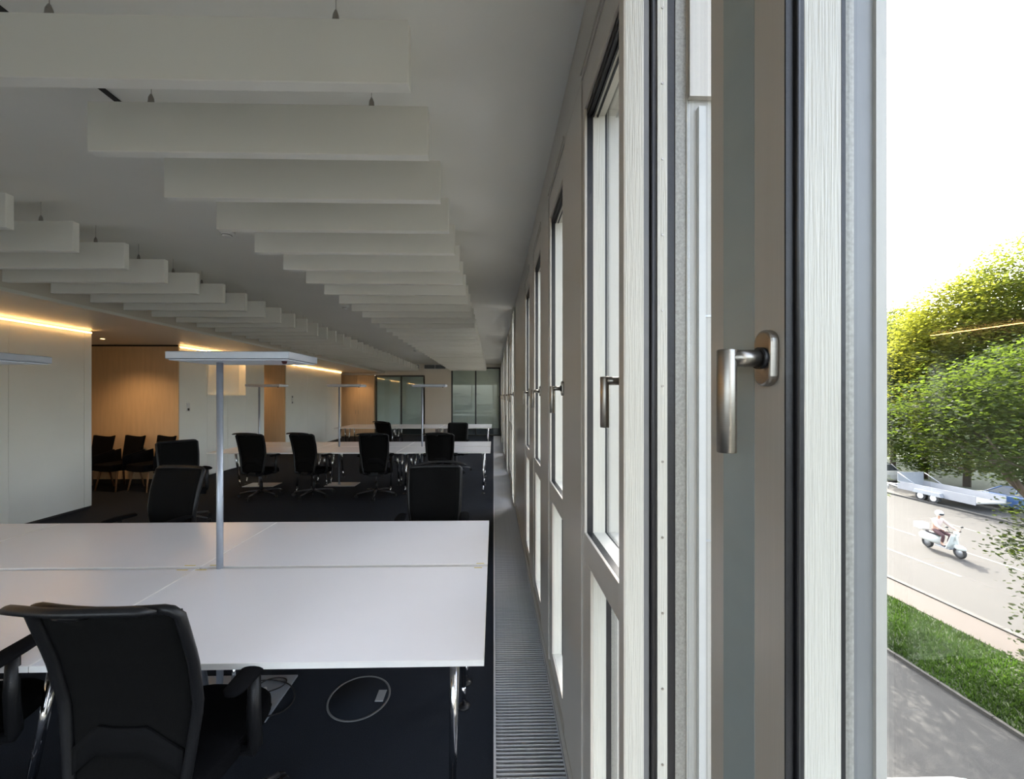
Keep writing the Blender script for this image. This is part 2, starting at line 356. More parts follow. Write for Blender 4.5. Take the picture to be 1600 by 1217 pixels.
# air grilles above the far wall
for i, (x0, x1, lab) in enumerate(((-3.72, -3.15, 'left dark air grille high on the far wall'), (-2.95, -2.02, 'right dark air grille high on the far wall'))):
    t = thing('air_grille', lab, 'grille', (x0, WF-0.0, 2.85), group='air grilles on the far wall')
    b = nb(); L = x1-x0; bx(b, 0, L, -0.012, -0.001, 0, 0.20); obj('duct_box', b, M['duct'], t)
    f = nb(); bx(f, 0, L, -0.03, -0.012, 0, 0.015); bx(f, 0, L, -0.03, -0.012, 0.185, 0.2); bx(f, 0, 0.015, -0.03, -0.012, 0.015, 0.185); bx(f, L-0.015, L, -0.03, -0.012, 0.015, 0.185); bx(f, L/2-0.008, L/2+0.008, -0.03, -0.012, 0.015, 0.185)
    obj('frame', f, M['ceiling'], t)
    for k in range(5):
        s = nb(); bx(s, 0.016, L-0.016, -0.026, -0.013, 0.03+k*0.032, 0.042+k*0.032); obj('slat', s, M['alu'], t)
# wall behind the camera, with unseen openings added to brighten the room
b = nb(); bx(b, -9.6, XW, YB-0.2, YB, 0, 0.5); bx(b, -9.6, XW, YB-0.2, YB, 2.8, ZC)
for x in (-9.6, -6.1, -4.1, -2.1, -0.1): bx(b, x, x+(0.12 if x > -9 else 1.6), YB-0.2, YB, 0.5, 2.8)
struct('wall_front', b, M['wall'], label='wall behind the camera with openings added for extra daylight', cat='wall')

# ================================================================== FACADE
wr = estruct('wall_right', 'grey painted window wall with narrow openings along the right side', 'wall')
b = nb(); TALL = (6.43, 9.02, 11.62, 14.22); SP = [YB]+[v_ for y in TALL for v_ in (y-0.46, y+0.04)]+[YE+4.3]
bx(b, XW+0.012, XO, YB, YE+4.3, 3.02, ZC+0.4); bx(b, XW+0.012, XO, YB, YE+4.3, -0.12, 0.02)
for k in range(0, len(SP), 2): bx(b, XW+0.012, XO, SP[k], SP[k+1], 2.86, 3.02); bx(b, XW+0.012, XO, SP[k], SP[k+1], 0.02, 0.12)
obj('spandrel', b, M['panel'], wr)
b = nb(); bx(b, 0.05, XO+0.002, YB, YE+4.3, -5.03, -0.13); bx(b, XW, XO+0.002, YB, YE+4.3, ZC+0.4, 5.5); obj('outer_cladding', b, M['outalu'], wr)
b = nb()
for k in range(0, len(SP), 2): bx(b, XW-0.004, XW+0.012, max(0.925, SP[k]), min(SP[k+1], YE), 0.008, 0.09)
obj('skirting', b, M['panel'], wr)

hd = {}
def handle_meshes():
    e = nb()                                   # oval escutcheon, normal -x, origin on the stile face
    poly = []
    for k in range(24):
        a = 2*math.pi*k/24; cx, cz = math.cos(a)*0.016, math.sin(a)*0.016
        poly.append((cx, cz+(0.019 if cz >= 0 else -0.019)))
    prism(e, poly, -0.012, 0.0, 'x'); hd['rose'] = mesh_of('escutcheon', e, M['steel'])
    s = nb(); tube(s, [(-0.012, 0, 0), (-0.017, 0, 0)], 0.0135, 20); hd['collar'] = mesh_of('collar', s, M['rubber'])
    g = nb(); tube(g, [(-0.016, 0, 0), (-0.054, 0, 0)], 0.0105, 20)
    hd['stem'] = mesh_of('stem', g, M['steel'])
    g = nb(); tube(g, [(-0.056, 0, 0.0105), (-0.056, 0, -0.117)], 0.0112, 20)
    hd['grip'] = mesh_of('grip', g, M['steel'])
handle_meshes()
def add_handle(parent, x, y, z):
    h = obj('handle', hd['rose'], None, parent, bev=0.003, loc=(x, y, z))
    obj('collar', hd['collar'], None, h); obj('stem', hd['stem'], None, h); obj('grip', hd['grip'], None, h, bev=0.0012)
XF = 0.345
def window(n, y1, wd_=0.43, upper=(1.17, 2.73), lower=(0.20, 1.07), label='', hz=1.71, handle=True):
    t = estruct('window_%d' % n, label, 'window')
    y0 = y1-wd_; st = 0.07
    f = nb()                                            # flat face frame
    a, c = y0-st, y1+0.028
    bx(f, XF-0.010, XF, y1, c, 0.12, 2.86); bx(f, XF-0.010, XF, a, y0, 0.12, 2.86)
    bx(f, XF-0.010, XF, y0, y1, upper[1], 2.86); bx(f, XF-0.010, XF, y0, y1, lower[1], upper[0]); bx(f, XF-0.010, XF, y0, y1, 0.12, lower[0]); bx(f, XF-0.010, XF, y1-0.09, y1, lower[0], lower[1])
    obj('frame', f, M['panel'], t, bev=0.0015)
    y1_ = y1
    for k, (za, zb) in enumerate((upper, lower)):
        y1 = y1_ if k == 0 else y1_-0.09
        if k == 0:
            g = nb(); ring(g, y0, y1, za, zb, XF, XF+0.022, 0.02); bx(g, XF, XF+0.05, y0, y1, zb-0.022, zb)
            for q in range(3): bx(g, XF+0.004+q*0.016, XF+0.010+q*0.016, y0, y1, zb-0.030, zb-0.022)
            obj('gasket', g, M['rubber'], t)
            cx0, cx1 = XF+0.022, XF+0.067
        else: cx0, cx1 = XF, XF+0.045
        g = nb(); ring(g, y0, y1, za, zb-(0.024 if k == 0 else 0), cx0, cx1, 0.02); obj('sash' if k == 0 else 'fixed_frame', g, M['cream'], t, bev=0.001)
        g = nb(); ring(g, y0, y1, za, zb, cx1, cx1+(0.006 if k == 0 else 0.018), 0.02); obj('seal', g, M['rubber'], t)
        x2 = cx1+(0.006 if k == 0 else 0.018)
        g = nb(); ring(g, y0, y1, za, zb, x2, x2+0.010, 0.02); obj('spacer', g, M['spacer'], t)
        g = nb(); ring(g, y0, y1, za, zb, x2+0.010, 0.49, 0.02); obj('outer_frame', g, M['outalu'], t)
        g = nb(); bx(g, x2+0.001, x2+0.004, y0, y1, za, zb); obj('pane', g, M['glass'], t)
    y1 = y1_
    g = nb(); bx(g, XF, XO, y1-0.07, y1+0.02, lower[0]-0.02, lower[1]+0.02); bx(g, XF+0.0, XO, y0-st, y0-0.02, 0.12, 2.86); bx(g, XF, XO, y1+0.02, c, 0.12, 2.86)
    obj('mullion', g, M['panel'], t)
    g = nb(); bx(g, XF, XO, y0-0.02, y1+0.02, lower[1]+0.02, upper[0]-0.02); bx(g, XF, XO, y0-0.02, y1+0.02, upper[1]+0.02, 2.86); obj('transom', g, M['panel'], t)
    if handle: add_handle(t, XF-0.010, y0-0.035, hz)
    return t, a, c
edges = []
labs = {1: 'nearest window at the right edge, its glass filling the view of the street',
        3: 'narrow window left of the ventilation casement, steel handle over its glass'}
ords = {4: 'third', 5: 'fourth', 6: 'fifth'}
Y0S = [(1, 0.461, 0.56), (3, 1.455, 0.43), (4, 2.35, 0.43), (5, 3.26, 0.43), (6, 4.14, 0.43), (7, 6.43, 0.42),
       (8, 7.45, 0.42), (9, 8.22, 0.42), (10, 9.02, 0.42), (11, 10.05, 0.42), (12, 10.82, 0.42), (13, 11.62, 0.42),
       (14, 12.65, 0.42), (15, 13.42, 0.42), (16, 14.22, 0.42), (17, 15.3, 0.42), (18, 16.2, 0.42), (22, 17.8, 0.42), (23, 18.7, 0.42), (28, 19.6, 0.42), (29, 20.5, 0.42), (24, -0.6, 0.42), (25, -1.46, 0.42), (26, -2.32, 0.42), (27, -3.1, 0.42)]
for n, y1, wdt in Y0S:
    lab = labs.get(n) or ('%s narrow window along the window wall counting from the street view' % ords[n] if n in ords else
          'narrow window far along the window wall, bay starting %.1f metres away' % (y1-wdt))
    if n == 1:
        t = estruct('window_1', labs[1], 'window'); y0 = y1-wdt; za, zb = 1.17, 2.73
        f = nb(); bx(f, XF-0.010+0.01, XF+0.001, y0-0.07, y0, 0.27, 2.86); bx(f, XF, XO, y0-0.07, y0-0.02, 0.27, 2.86)
        bx(f, XF, XO, y0, y1, zb+0.02, 2.86); bx(f, XF, XO, y0, y1, 1.02, za-0.02); bx(f, XF, XO, y0, y1, 0.27, 0.31); obj('frame', f, M['panel'], t)
        for nm, m_, xa, xb in (('gasket', 'rubber', XF, XF+0.022), ('sash', 'cream', XF+0.022, XF+0.067), ('seal', 'rubber', XF+0.067, XF+0.072),
                               ('spacer', 'spacer', XF+0.072, XF+0.082), ('outer_frame', 'frameout', XF+0.082, XF+0.114)):
            g = nb(); ring(g, y0, y1, za, zb, xa, xb, 0.002)
            if nm == 'gasket': tube(g, [(XF+0.012, y1-0.002, za), (XF+0.012, y1-0.002, zb)], 0.003, 8)
            obj(nm, g, M[m_], t, bev=(0.0012 if nm == 'sash' else 0))
        g = nb(); bx(g, XF+0.105, XF+0.118, y1-0.004, y1, za, zb); obj('trim_bead', g, M['outalu'], t)
        g = nb(); bx(g, XF+0.0735, XF+0.0765, y0, y1, za, zb); obj('pane', g, M['glass'], t)
        g = nb(); bx(g, XF+0.07, XF+0.073, y0, y1, 0.31, 1.02); obj('lower_pane', g, M['glass'], t)
        edges.append((y0-0.07, y1)); continue
    if n in (7, 10, 13, 16):
        t = estruct('window_%d' % n, 'tall floor-to-ceiling window with bright cream jambs, %s along the window wall' % {7: 'nearest', 10: 'second', 13: 'third', 16: 'farthest'}[n], 'window')
        y0 = y1-wdt; za, zb = 0.06, 2.98
        for nm, m_, xa, xb in (('frame', 'cream', 0.305, 0.375), ('seal', 'rubber', 0.375, 0.385), ('outer_frame', 'outalu', 0.385, 0.49)):
            g = nb(); ring(g, y0, y1, za, zb, xa, xb, 0.04); obj(nm, g, M[m_], t)
        g = nb(); bx(g, 0.39, 0.393, y0, y1, za, zb); obj('pane', g, M['glass'], t)
        add_handle(t, 0.305, y0-0.02, 1.71); edges.append((y0-0.04, y1+0.04)); continue
    t, a, c = window(n, y1, wdt, label=lab); edges.append((a, c))
# ventilation casement between window_1 and window_3
v = estruct('window_2', 'tall ventilation casement with cream jambs and a large steel handle', 'window')
YF = 0.873
for nm, m_, xa, xb, ya in (('jamb', 'cream', 0.290, 0.334, YF), ('rebate', 'frameout', 0.334, 0.345, YF+0.001), ('gasket', 'rubber', 0.345, 0.364, YF+0.004), ('hardware_strip', 'cream', 0.364, 0.386, YF),
                           ('seal', 'rubber', 0.386, 0.404, YF+0.002), ('outer_frame', 'spacer', 0.404, 0.428, YF), ('glass_edge_glint', 'cream', 0.428, 0.4295, YF-0.003), ('outer_jamb', 'outalu', 0.4295, 0.51, YF+0.001)):  # thin cream strip before outer_jamb paints the reflection along the glass edge
    g = nb(); bx(g, xa, xb, ya, 0.899, 0.10 if xa < 0.33 else 0.2, 2.86)
    o = obj(nm, g, M[m_], v, bev=(0.002 if nm == 'jamb' else 0))
    if nm == 'hardware_strip':
        for k in range(14):
            s = nb(); tube(s, [(0.375, YF-0.0012, 0.35+k*0.168), (0.375, YF+0.0005, 0.35+k*0.168)], 0.0028, 10); obj('screw', s, M['steel'], o)
g = nb(); tube(g, [(0.352, YF+0.001, 0.2), (0.352, YF+0.001, 2.86)], 0.004, 8); obj('gasket_lip', g, M['rubber'], v)
g = nb(); bx(g, 0.452, 0.467, YF-0.010, YF, 0.1, 2.31); obj('outer_rail', g, M['rail'], v)
g = nb(); bx(g, 0.4305, 0.52, YF-0.012, YF+0.0005, 2.33, 2.86); obj('outer_lintel', g, M['panel'], v)
for z in (1.35, 1.85): 
    g = nb(); bx(g, 0.456, 0.509, YF-0.001, YF+0.002, z-0.002, z+0.002); obj('joint', g, M['alu'], v)
g = nb(); bx(g, 0.432, 0.436, 0.595, YF, 0.2, 2.86); obj('pane', g, M['glass'], v)
g = nb(); bx(g, 0.288, 0.290, YF-0.001, 0.905, 0.10, 2.86); bx(g, 0.290, XW, 0.899, 0.905, 0.10, 2.86); bx(g, XW, XO, 0.899, 0.925, 0.10, 2.86); obj('pier_trim', g, M['panel'], v)
# near stile: flat strip, chamfer, recessed stile with the handle
g = nb(); prism(g, [(0.33, 0.595), (0.33, 0.562), (0.345, 0.5166), (0.345, 0.4635), (XO, 0.4635), (XO, 0.595)], 0.1, 2.86, 'z'); obj('stile', g, M['panel'], v)
g = nb(); prism(g, [(0.3295, 0.5617), (0.3442, 0.5170), (0.3452, 0.5170), (0.3305, 0.5620)], 0.1, 2.86, 'z'); obj('chamfer_strip', g, M['strip'], v)
add_handle(v, 0.345, 0.486, 1.718)
# piers between windows
occ = sorted(edges+[(0.461, 0.925)])
prev = YB
for a, c in occ:
    if a-prev > 0.03:
        lo = prev+0.003; hi = a-0.003
        g = nb(); bx(g, XW, XO, lo, hi, 0.09, 2.86); obj('pier_panel', g, M['panel'], wr, bev=0.002)
    prev = max(prev, c)
g = nb(); bx(g, XW, XO, prev, YE+4.3, 0.09, 2.86); obj('pier_panel', g, M['panel'], wr)
g = nb()
for k in range(0, len(SP), 2): bx(g, XW, XW+0.012, SP[k], min(SP[k+1], YE), 2.86, ZC)
obj('head_panel', g, M['panel'], wr)
for k, (a, c) in enumerate(edges):           # head trim above each window
    if a > 0.9 and c < YE:
        g = nb(); bx(g, XW-0.006, XW, a, c, 2.875, 2.89); obj('head_trim', g, M['panel'], wr)
# ================================================================== floor grille
gr = thing('floor_grille', 'long aluminium floor grille running along the foot of the window wall', 'grille', (0, 0, 0))
b = nb(); bx(b, 0.012, 0.32, YB, YE, -0.12, -0.09); bx(b, 0.0, 0.012, YB, YE, -0.12, 0.003); bx(b, 0.318, XW+0.001, YB, YE, -0.12, 0.003); obj('trough', b, M['duct'], gr)
b = nb(); bx(b, 0.0, 0.012, YB, YE, 0.0035, 0.006); bx(b, 0.318, XW-0.005, YB, YE, 0.0035, 0.006); obj('edge_profile', b, M['grille'], gr)
b = nb()
for x in (0.040, 0.165, 0.290): bx(b, x-0.004, x+0.004, YB, YE, -0.016, -0.0115)
obj('support_rod', b, M['grille'], gr)
b = nb(); bx(b, -0.153, 0.153, -0.003, 0.003, -0.011, 0.003); sm = mesh_of('slat', b, M['grille'])
y = 1.55
for k in range(300):
    obj('slat', sm, None, gr, loc=(0.165, y, 0)); y += 0.0205
b = nb()
yy = y
while yy < YE-0.02: bx(b, 0.012, 0.318, yy-0.0035, yy+0.0035, -0.011, 0.003); yy += 0.0205
yy = 1.5295
while yy > YB+0.02: bx(b, 0.012, 0.318, yy-0.0035, yy+0.0035, -0.011, 0.003); yy -= 0.0205
o = obj('slat_run', b, M['grille'], gr); o['kind'] = 'stuff'

# ================================================================== BAFFLES
HB = 1.05; BZ = CAMZ+HB
b = nb(); bx(b, 0, 1.45, 0, 0.045, 0, 0.214)
bf = tag(obj('ceiling_baffle', b, M['baffle'], None, bev=0.003), 'x', 'baffle')
def baffle_parts(root):
    for x in (0.25, 1.2):
        g = nb(); tube(g, [(x, 0.0225, 0.214), (x, 0.0225, 0.222), (x, 0.0225, 0.245), (x, 0.0225, 0.262)], [0.010, 0.0125, 0.0105, 0.004], 10)
        c = obj('cable_gripper', g, M['steel'], root)
        g = nb(); tube(g, [(x, 0.0225, 0.255), (x, 0.0225, ZC-BZ)], 0.0012, 6); obj('wire', g, M['steel'], c)
baffle_parts(bf); reg(bf)
ordw = ['first', 'second', 'third', 'fourth', 'fifth', 'sixth', 'seventh', 'eighth', 'ninth', 'tenth']
def nth(k):
    if k < 10: return ordw[k]
    t_ = k+1; suf = 'th' if 10 <= t_ % 100 <= 20 else {1: 'st', 2: 'nd', 3: 'rd'}.get(t_ % 10, 'th')
    return '%d%s' % (t_, suf)
for row, (xr, rl, k0) in enumerate(((-0.285, 'row next to the windows', 0), (-3.02, 'left row beside the low ceiling', 2))):
    for k in range(k0, 38):
        yk = 1.337+0.395*k; x = xr-1.45
        lab = 'white hanging ceiling baffle, %s from the camera in the %s' % (nth(k-k0), rl)
        if row == 0 and k == 0:
            o = bf; o.location = (x, yk, BZ); o['label'] = lab
        else: o = dup(bf, (x, yk, BZ), 0, lab)
        o['group'] = 'hanging acoustic baffles, '+rl
# smoke detectors
for i, (x, y, lab) in enumerate(((-2.27, 3.43, 'nearest round smoke detector between the two baffle rows'), (-2.3, 6.2, 'middle round smoke detector on the ceiling between baffle rows'), (-2.36, 12.0, 'farthest small smoke detector on the ceiling'))):
    t = thing('smoke_detector', lab, 'smoke detector', (x, y, ZC), group='smoke detectors')
    lathe(g := nb(), [(0.001, 0), (0.06, 0), (0.06, -0.012), (0.05, -0.02), (0.001, -0.02)], n=28); obj('base', g, M['white'], t)
    lathe(g := nb(), [(0.001, -0.02), (0.042, -0.02), (0.040, -0.032), (0.036, -0.034), (0.036, -0.040), (0.025, -0.050), (0.001, -0.052)], n=28); c = obj('sensor_head', g, M['white'], t)
    lathe(g := nb(), [(0.001, -0.033), (0.0385, -0.033), (0.0385, -0.037), (0.001, -0.037)], n=28); obj('vent_slot', g, M['dark'], c)
# wall switches
for (y, z, n, lab) in ((8.02, 1.42, 2, 'small white switch plate on the wall with the niche'), (12.1, 1.50, 3, 'tall switch plate on the farthest white wall block')):
    t = thing('switch_plate', lab, 'switch', (XL, y, z))
    g = nb(); bx(g, 0.001, 0.009, -0.042, 0.042, -0.04, -0.04+n*0.085); obj('plate', g, M['white'], t, bev=0.002)
    for k in range(n):
        g = nb(); bx(g, 0.009, 0.013, -0.022, 0.022, -0.024+k*0.085, 0.024+k*0.085); obj('rocker', g, M['dark' if k != 1 else 'white'], t)

# ================================================================== DESKS
DZ = 0.724
def make_desk(L=1.596, D=0.79):
    t = thing('desk', 'x', 'desk')
    g = nb(); bx(g, 0.0025, L-0.0025, 0.0025, D-0.0025, DZ-0.022, DZ); obj('tabletop', g, M['desk'], t, bev=0.0015)
    g = nb(); ring_y = [(0, L, 0, 0.0025), (0, L, D-0.0025, D), (0, 0.0025, 0.0025, D-0.0025), (L-0.0025, L, 0.0025, D-0.0025)]
    for a in ring_y: bx(g, *a, DZ-0.022, DZ)
    obj('edge_band', g, M['litedge'], t)  # paler colour painted on for the edges catching light
    g = nb(); bx(g, 0.1, L-0.1, D*0.5-0.03, D*0.5+0.03, DZ-0.052, DZ-0.0225)
    bx(g, 0.10, 0.15, 0.10, D-0.10, DZ-0.052, DZ-0.0225); bx(g, L-0.15, L-0.10, 0.10, D-0.10, DZ-0.052, DZ-0.0225); obj('frame_rail', g, M['alu'], t)
    for sx in (0, 1):
        for sy in (0, 1):
            xt = 0.125 if sx == 0 else L-0.125; xb = xt+(0.0 if sx == 0 else -0.0)
            yt = 0.22 if sy == 0 else D-0.22; yb = 0.075 if sy == 0 else D-0.075
            f = lambda s: (xt+(xb-xt)*s, yt+(yb-yt)*s, (DZ-0.05)*(1-s))
            g = nb(); tube(g, [f(0), f(0.80)], [0.021, 0.014], 16); lg = obj('leg', g, M['chrome'], t)
            g = nb(); tube(g, [f(0.80), f(0.985)], [0.011, 0.011], 14); obj('leg_rod', g, M['chrome'], lg)
            g = nb(); lathe(g, [(0.001, 0.0), (0.032, 0.0), (0.032, 0.005), (0.012, 0.014), (0.001, 0.014)], f(1)[0], f(1)[1], 20); obj('foot', g, M['plastic'], lg)
    return reg(t)
d0 = make_desk(); used = [False]
def place_desk(x, y, label, group):
    if not used[0]: used[0] = True; o = d0; o.location = (x, y, 0); o['label'] = label
    else: o = dup(d0, (x, y, 0), 0, label)
    o['group'] = group
cl = ['right', 'middle', 'left']
for xr, ys, where, grp in ((-0.03, (1.428, 2.246), 'in the nearest cluster', 'desks of the nearest cluster'),
                           (-0.05, (6.80, 7.618), 'in the middle cluster behind four chairs', 'desks of the middle cluster'),
                           (-0.05, (12.15, 12.968), 'in the farthest cluster', 'desks of the farthest cluster')):
    for r, y in enumerate(ys):
        for c in range(3):
            place_desk(xr-1.6*(c+1), y, 'white desk, %s one of the %s row %s' % (cl[c], ('near', 'far')[r], where), grp)
# yellow tape marks on desk corners
for (x, y, lab) in ((-1.56, 2.262, 'behind the seam by the lamp pole, right'), (-1.70, 2.205, 'before the seam by the lamp pole, left'), (-1.60, 2.205, 'before the seam by the lamp pole, right'), (-1.70, 2.262, 'behind the seam by the lamp pole, left'),
                    (-0.075, 2.255, 'at the right end of the far desk row'), (-0.085, 2.200, 'at the right end of the near desk row')):
    g = nb(); bx(g, -0.03 if x < -1 else -0.022, 0.03 if x < -1 else 0.022, -0.0035, 0.0035, 0.0003, 0.0012); o = tag(obj('tape_mark', g, M['yellow'], None, loc=(x, y, DZ)), 'short yellow tape strip '+lab, 'tape', 'yellow tape marks on the desks')

# ================================================================== LAMPS
def floor_lamp(x, y, label, hx=(-0.17, 0.46), zt=1.905, base=(-0.22, 0.345)):
    t = thing('floor_lamp', label, 'lamp', (x, y, 0), group='silver office floor lamps')
    g = nb(); bx(g, base[0], base[1], -0.17, 0.17, 0.001, 0.012); obj('base_plate', g, M['lamp'], t, bev=0.003)
    g = nb(); tube(g, [(0, 0, 0.012), (0, 0, zt-0.046)], 0.0165, 24); obj('pole', g, M['lamp'], t)
    g = nb(); tube(g, [(0, 0, 0.012), (0, 0, 0.04)], 0.024, 24); obj('pole_collar', g, M['lamp'], t)
    g = nb(); bx(g, hx[0], hx[1], -0.16, 0.17, zt-0.040, zt); h = obj('lamp_head', g, M['lamp'], t, bev=0.004)
    g = nb(); bx(g, hx[0]+0.012, hx[1]-0.012, -0.148, 0.158, zt-0.046, zt-0.0405); obj('diffuser', g, M['lampglass'], h)
    g = nb(); lathe(g, [(0.001, zt-0.062), (0.010, zt-0.060), (0.014, zt-0.050), (0.014, zt-0.0455), (0.001, zt-0.0455)], hx[1]-0.055, -0.10, 16); obj('sensor', g, M['red'], h)
    return t
L0 = reg(floor_lamp(-1.512, 2.2265, 'tall silver floor lamp standing between the nearest desks, flat wide head'))
dup(L0, (-3.06, 2.2265, 0), 0, 'silver floor lamp at the left edge, only its flat head in view')
dup(L0, (-4.43, 7.603, 0), 0, 'distant floor lamp behind the leftmost chair of the middle cluster')
dup(L0, (-2.93, 7.603, 0), 0, 'distant floor lamp between the middle desks, left of the third chair')
dup(L0, (-1.36, 7.603, 0), 0, 'distant floor lamp beside the rightmost chair of the middle cluster')

# ================================================================== OFFICE CHAIR
def lerp(a, b, t): return a+(b-a)*t
def back_pt(u, z):
    """rail: half width, y for height z"""
    zs = [0.43, 0.54, 0.72, 0.88, 1.04]; hw = [0.172, 0.188, 0.212, 0.220, 0.222]; yy = [-0.225, -0.215, -0.205, -0.235, -0.285]
    for i in range(4):
        if z <= zs[i+1] or i == 3:
            s = (z-zs[i])/(zs[i+1]-zs[i]); return lerp(hw[i], hw[i+1], s), lerp(yy[i], yy[i+1], s)
def make_chair():
    t = thing('office_chair', 'x', 'chair')
    # backrest frame
    g = nb(); pts = [(-0.10, -0.17, 0.40)]
    zl = [0.43+0.61*k/14 for k in range(15)]
    for z in zl: h, y = back_pt(0, z); pts.append((-h, y, z))
    h, y = back_pt(0, 1.04); pts += [(-h+0.02, y-0.004, 1.056)]+[(lerp(-h+0.04, h-0.04, k/6), y-0.006-0.02*math.sin(math.pi*k/6), 1.060) for k in range(7)]+[(h-0.02, y-0.004, 1.056)]
    for z in reversed(zl): h, y = back_pt(0, z); pts.append((h, y, z))
    pts.append((0.10, -0.17, 0.40)); tube(g, pts, 0.014, 10, 1.25); obj('back_frame', g, M['plastic'], t)
    def fn(u, v):
        z = lerp(0.45, 1.052, v); h, y = back_pt(0, min(z, 1.04)); x = lerp(-h+0.006, h-0.006, u)
        return (x, y-0.035*math.sin(math.pi*u)+0.006, z)
    g = nb(); sheet(g, fn, 10, 14, (0, 0.010, 0)); obj('backrest', g, M['meshf'], t)
    def fl_(u, v):
        w = 0.175; x = lerp(-w, w, u); s = abs(x)/w
        zc = 0.635-0.085*max(0, s-0.45)/0.55; z = zc+lerp(-0.045, 0.04, v); h, y = back_pt(0, z)
        return (x, y-0.035*math.sin(math.pi*(x+h)/(2*h))-0.003, z)
    g = nb(); sheet(g, fl_, 14, 3, (0, 0.006, 0)); obj('lumbar_support', g, M['lumbar'], t)
    g = nb()
    def seat(u, v):
        x = lerp(-0.208, 0.208, u); y = lerp(-0.20, 0.25, v)
        x *= 1-0.18*abs(2*v-1)**4; y = lerp(y, 0.02, 0.10*abs(2*u-1)**3)
        return (x, y, 0.475-0.03*abs(2*u-1)**4-0.035*max(0, v-0.75)*4*max(0, v-0.75)-0.012*math.cos((u-0.5)*math.pi))
    sheet(g, seat, 12, 12, (0, 0, -0.06)); obj('seat', g, M['fabric'], t, bev=0.012)
    g = nb(); bx(g, -0.10, 0.10, -0.19, 0.13, 0.37, 0.41); bx(g, -0.20, 0.20, -0.05, 0.09, 0.405, 0.418); bx(g, -0.06, 0.06, -0.235, -0.12, 0.385, 0.435); obj('mechanism', g, M['plastic'], t, bev=0.006)
    for s in (-1, 1):
        g = nb(); tube(g, [(s*0.15, 0.0, 0.40), (s*0.25, 0.0, 0.40), (s*0.253, 0.0, 0.42), (s*0.255, -0.01, 0.55), (s*0.255, -0.005, 0.685)], [0.014, 0.016, 0.020, 0.019, 0.016], 10, 1.3); a = obj('armrest', g, M['plastic'], t)
        g = nb()
        tube(g, [(s*0.255, -0.13, 0.690), (s*0.255, -0.115, 0.696), (s*0.255, 0.0, 0.700), (s*0.250, 0.10, 0.698), (s*0.245, 0.125, 0.690)], [0.018, 0.036, 0.042, 0.038, 0.018], 14, 0.38); obj('arm_pad', g, M['fabric'], a)
    g = nb(); tube(g, [(-0.04, -0.300, 1.045), (-0.05, -0.335, 1.055), (-0.055, -0.365, 1.075)], [0.022, 0.02, 0.016], 10, 0.6)
    hg = obj('coat_hanger', g, M['plastic'], t)
    g = nb(); pts = [(lerp(-0.225, 0.225, k/12)-0.045, -0.370+0.055*abs(lerp(-1, 1, k/12))**2, 1.088-0.022*abs(lerp(-1, 1, k/12))**2.5) for k in range(13)]
    tube(g, pts, [0.006]+[0.017]*11+[0.006], 10, 0.75); obj('hanger_bar', g, M['plastic'], hg)
    g = nb(); tube(g, [(0, 0, 0.37), (0, 0, 0.22)], 0.015, 16); gl = obj('gas_lift', g, M['basemetal'], t)
    g = nb(); tube(g, [(0, 0, 0.26), (0, 0, 0.09)], [0.024, 0.027], 16); obj('sleeve', g, M['plastic'], gl)
    g = nb(); lathe(g, [(0.001, 0.075), (0.045, 0.075), (0.042, 0.12), (0.001, 0.125)], n=20); base = obj('hub', g, M['plastic'], t)
    for k in range(5):
        a = R(90+36)+k*2*math.pi/5; c, s = math.cos(a), math.sin(a)
        g = nb(); tube(g, [(0.03*c, 0.03*s, 0.105), (0.18*c, 0.18*s, 0.092), (0.315*c, 0.315*s, 0.068)], [0.022, 0.017, 0.012], 10, 0.8); obj('base_leg', g, M['basemetal'], t)
        g = nb(); px, py = 0.312*c, 0.312*s
        for d in (-0.014, 0.014):
            q = Vector((-s, c, 0)); p = Vector((px, py, 0.028))+q*d+Vector((c, s, 0))*0.014
            tube(g, [p-q*0.008, p+q*0.008], 0.027, 16)
        w_ = obj('caster', g, M['plastic'], t)
    return reg(t)
ch0 = make_chair(); cu = [False]
def place_chair(x, y, rz, label, group=None, hanger=True):
    if not cu[0]: cu[0] = True; o = ch0; o.location = (x, y, 0); o.rotation_euler = (0, 0, R(rz)); o['label'] = label
    else: o = dup(ch0, (x, y, 0), R(rz), label, skip=() if hanger else ('coat_hanger',))
    if group: o['group'] = group
    return o
g1 = 'office chairs around the nearest desks'; g2 = 'office chairs around the middle desks'
place_chair(-1.11, 1.46, -3, 'black mesh office chair in the foreground, seen from behind with coat hanger bar', g1)
cb = place_chair(-1.94, 1.40, 8, 'black office chair cut off by the lower left corner, armrest in view', g1)
for q in kids(cb):
    if q.name.split('.')[0] not in ('hub', 'base_leg', 'caster'): q.location.z += 0.075
place_chair(-2.74, 3.20, 172, 'black office chair across the nearest desks, left of the lamp pole', g1, False)
place_chair(-0.49, 3.20, 184, 'black office chair across the nearest desks, close to the window wall', g1)
place_chair(-4.10, 5.35, 232, 'black office chair standing on the carpet before the alcove, no hanger', g2, False)
place_chair(-3.90, 6.75, -4, 'leftmost black mesh chair in the row before the middle desks', g2)
place_chair(-3.04, 6.78, -14, 'second black mesh chair from the left before the middle desks', g2)
place_chair(-1.97, 6.72, 8, 'third black mesh chair from the left before the middle desks', g2)
place_chair(-0.90, 6.75, 5, 'rightmost black mesh chair before the middle desks', g2)
place_chair(-0.83, 8.92, 178, 'black office chair at the far side of the middle desks, right', g2, False)
place_chair(-2.52, 9.75, -25, 'black office chair turned aside between middle and farthest desks', g2)

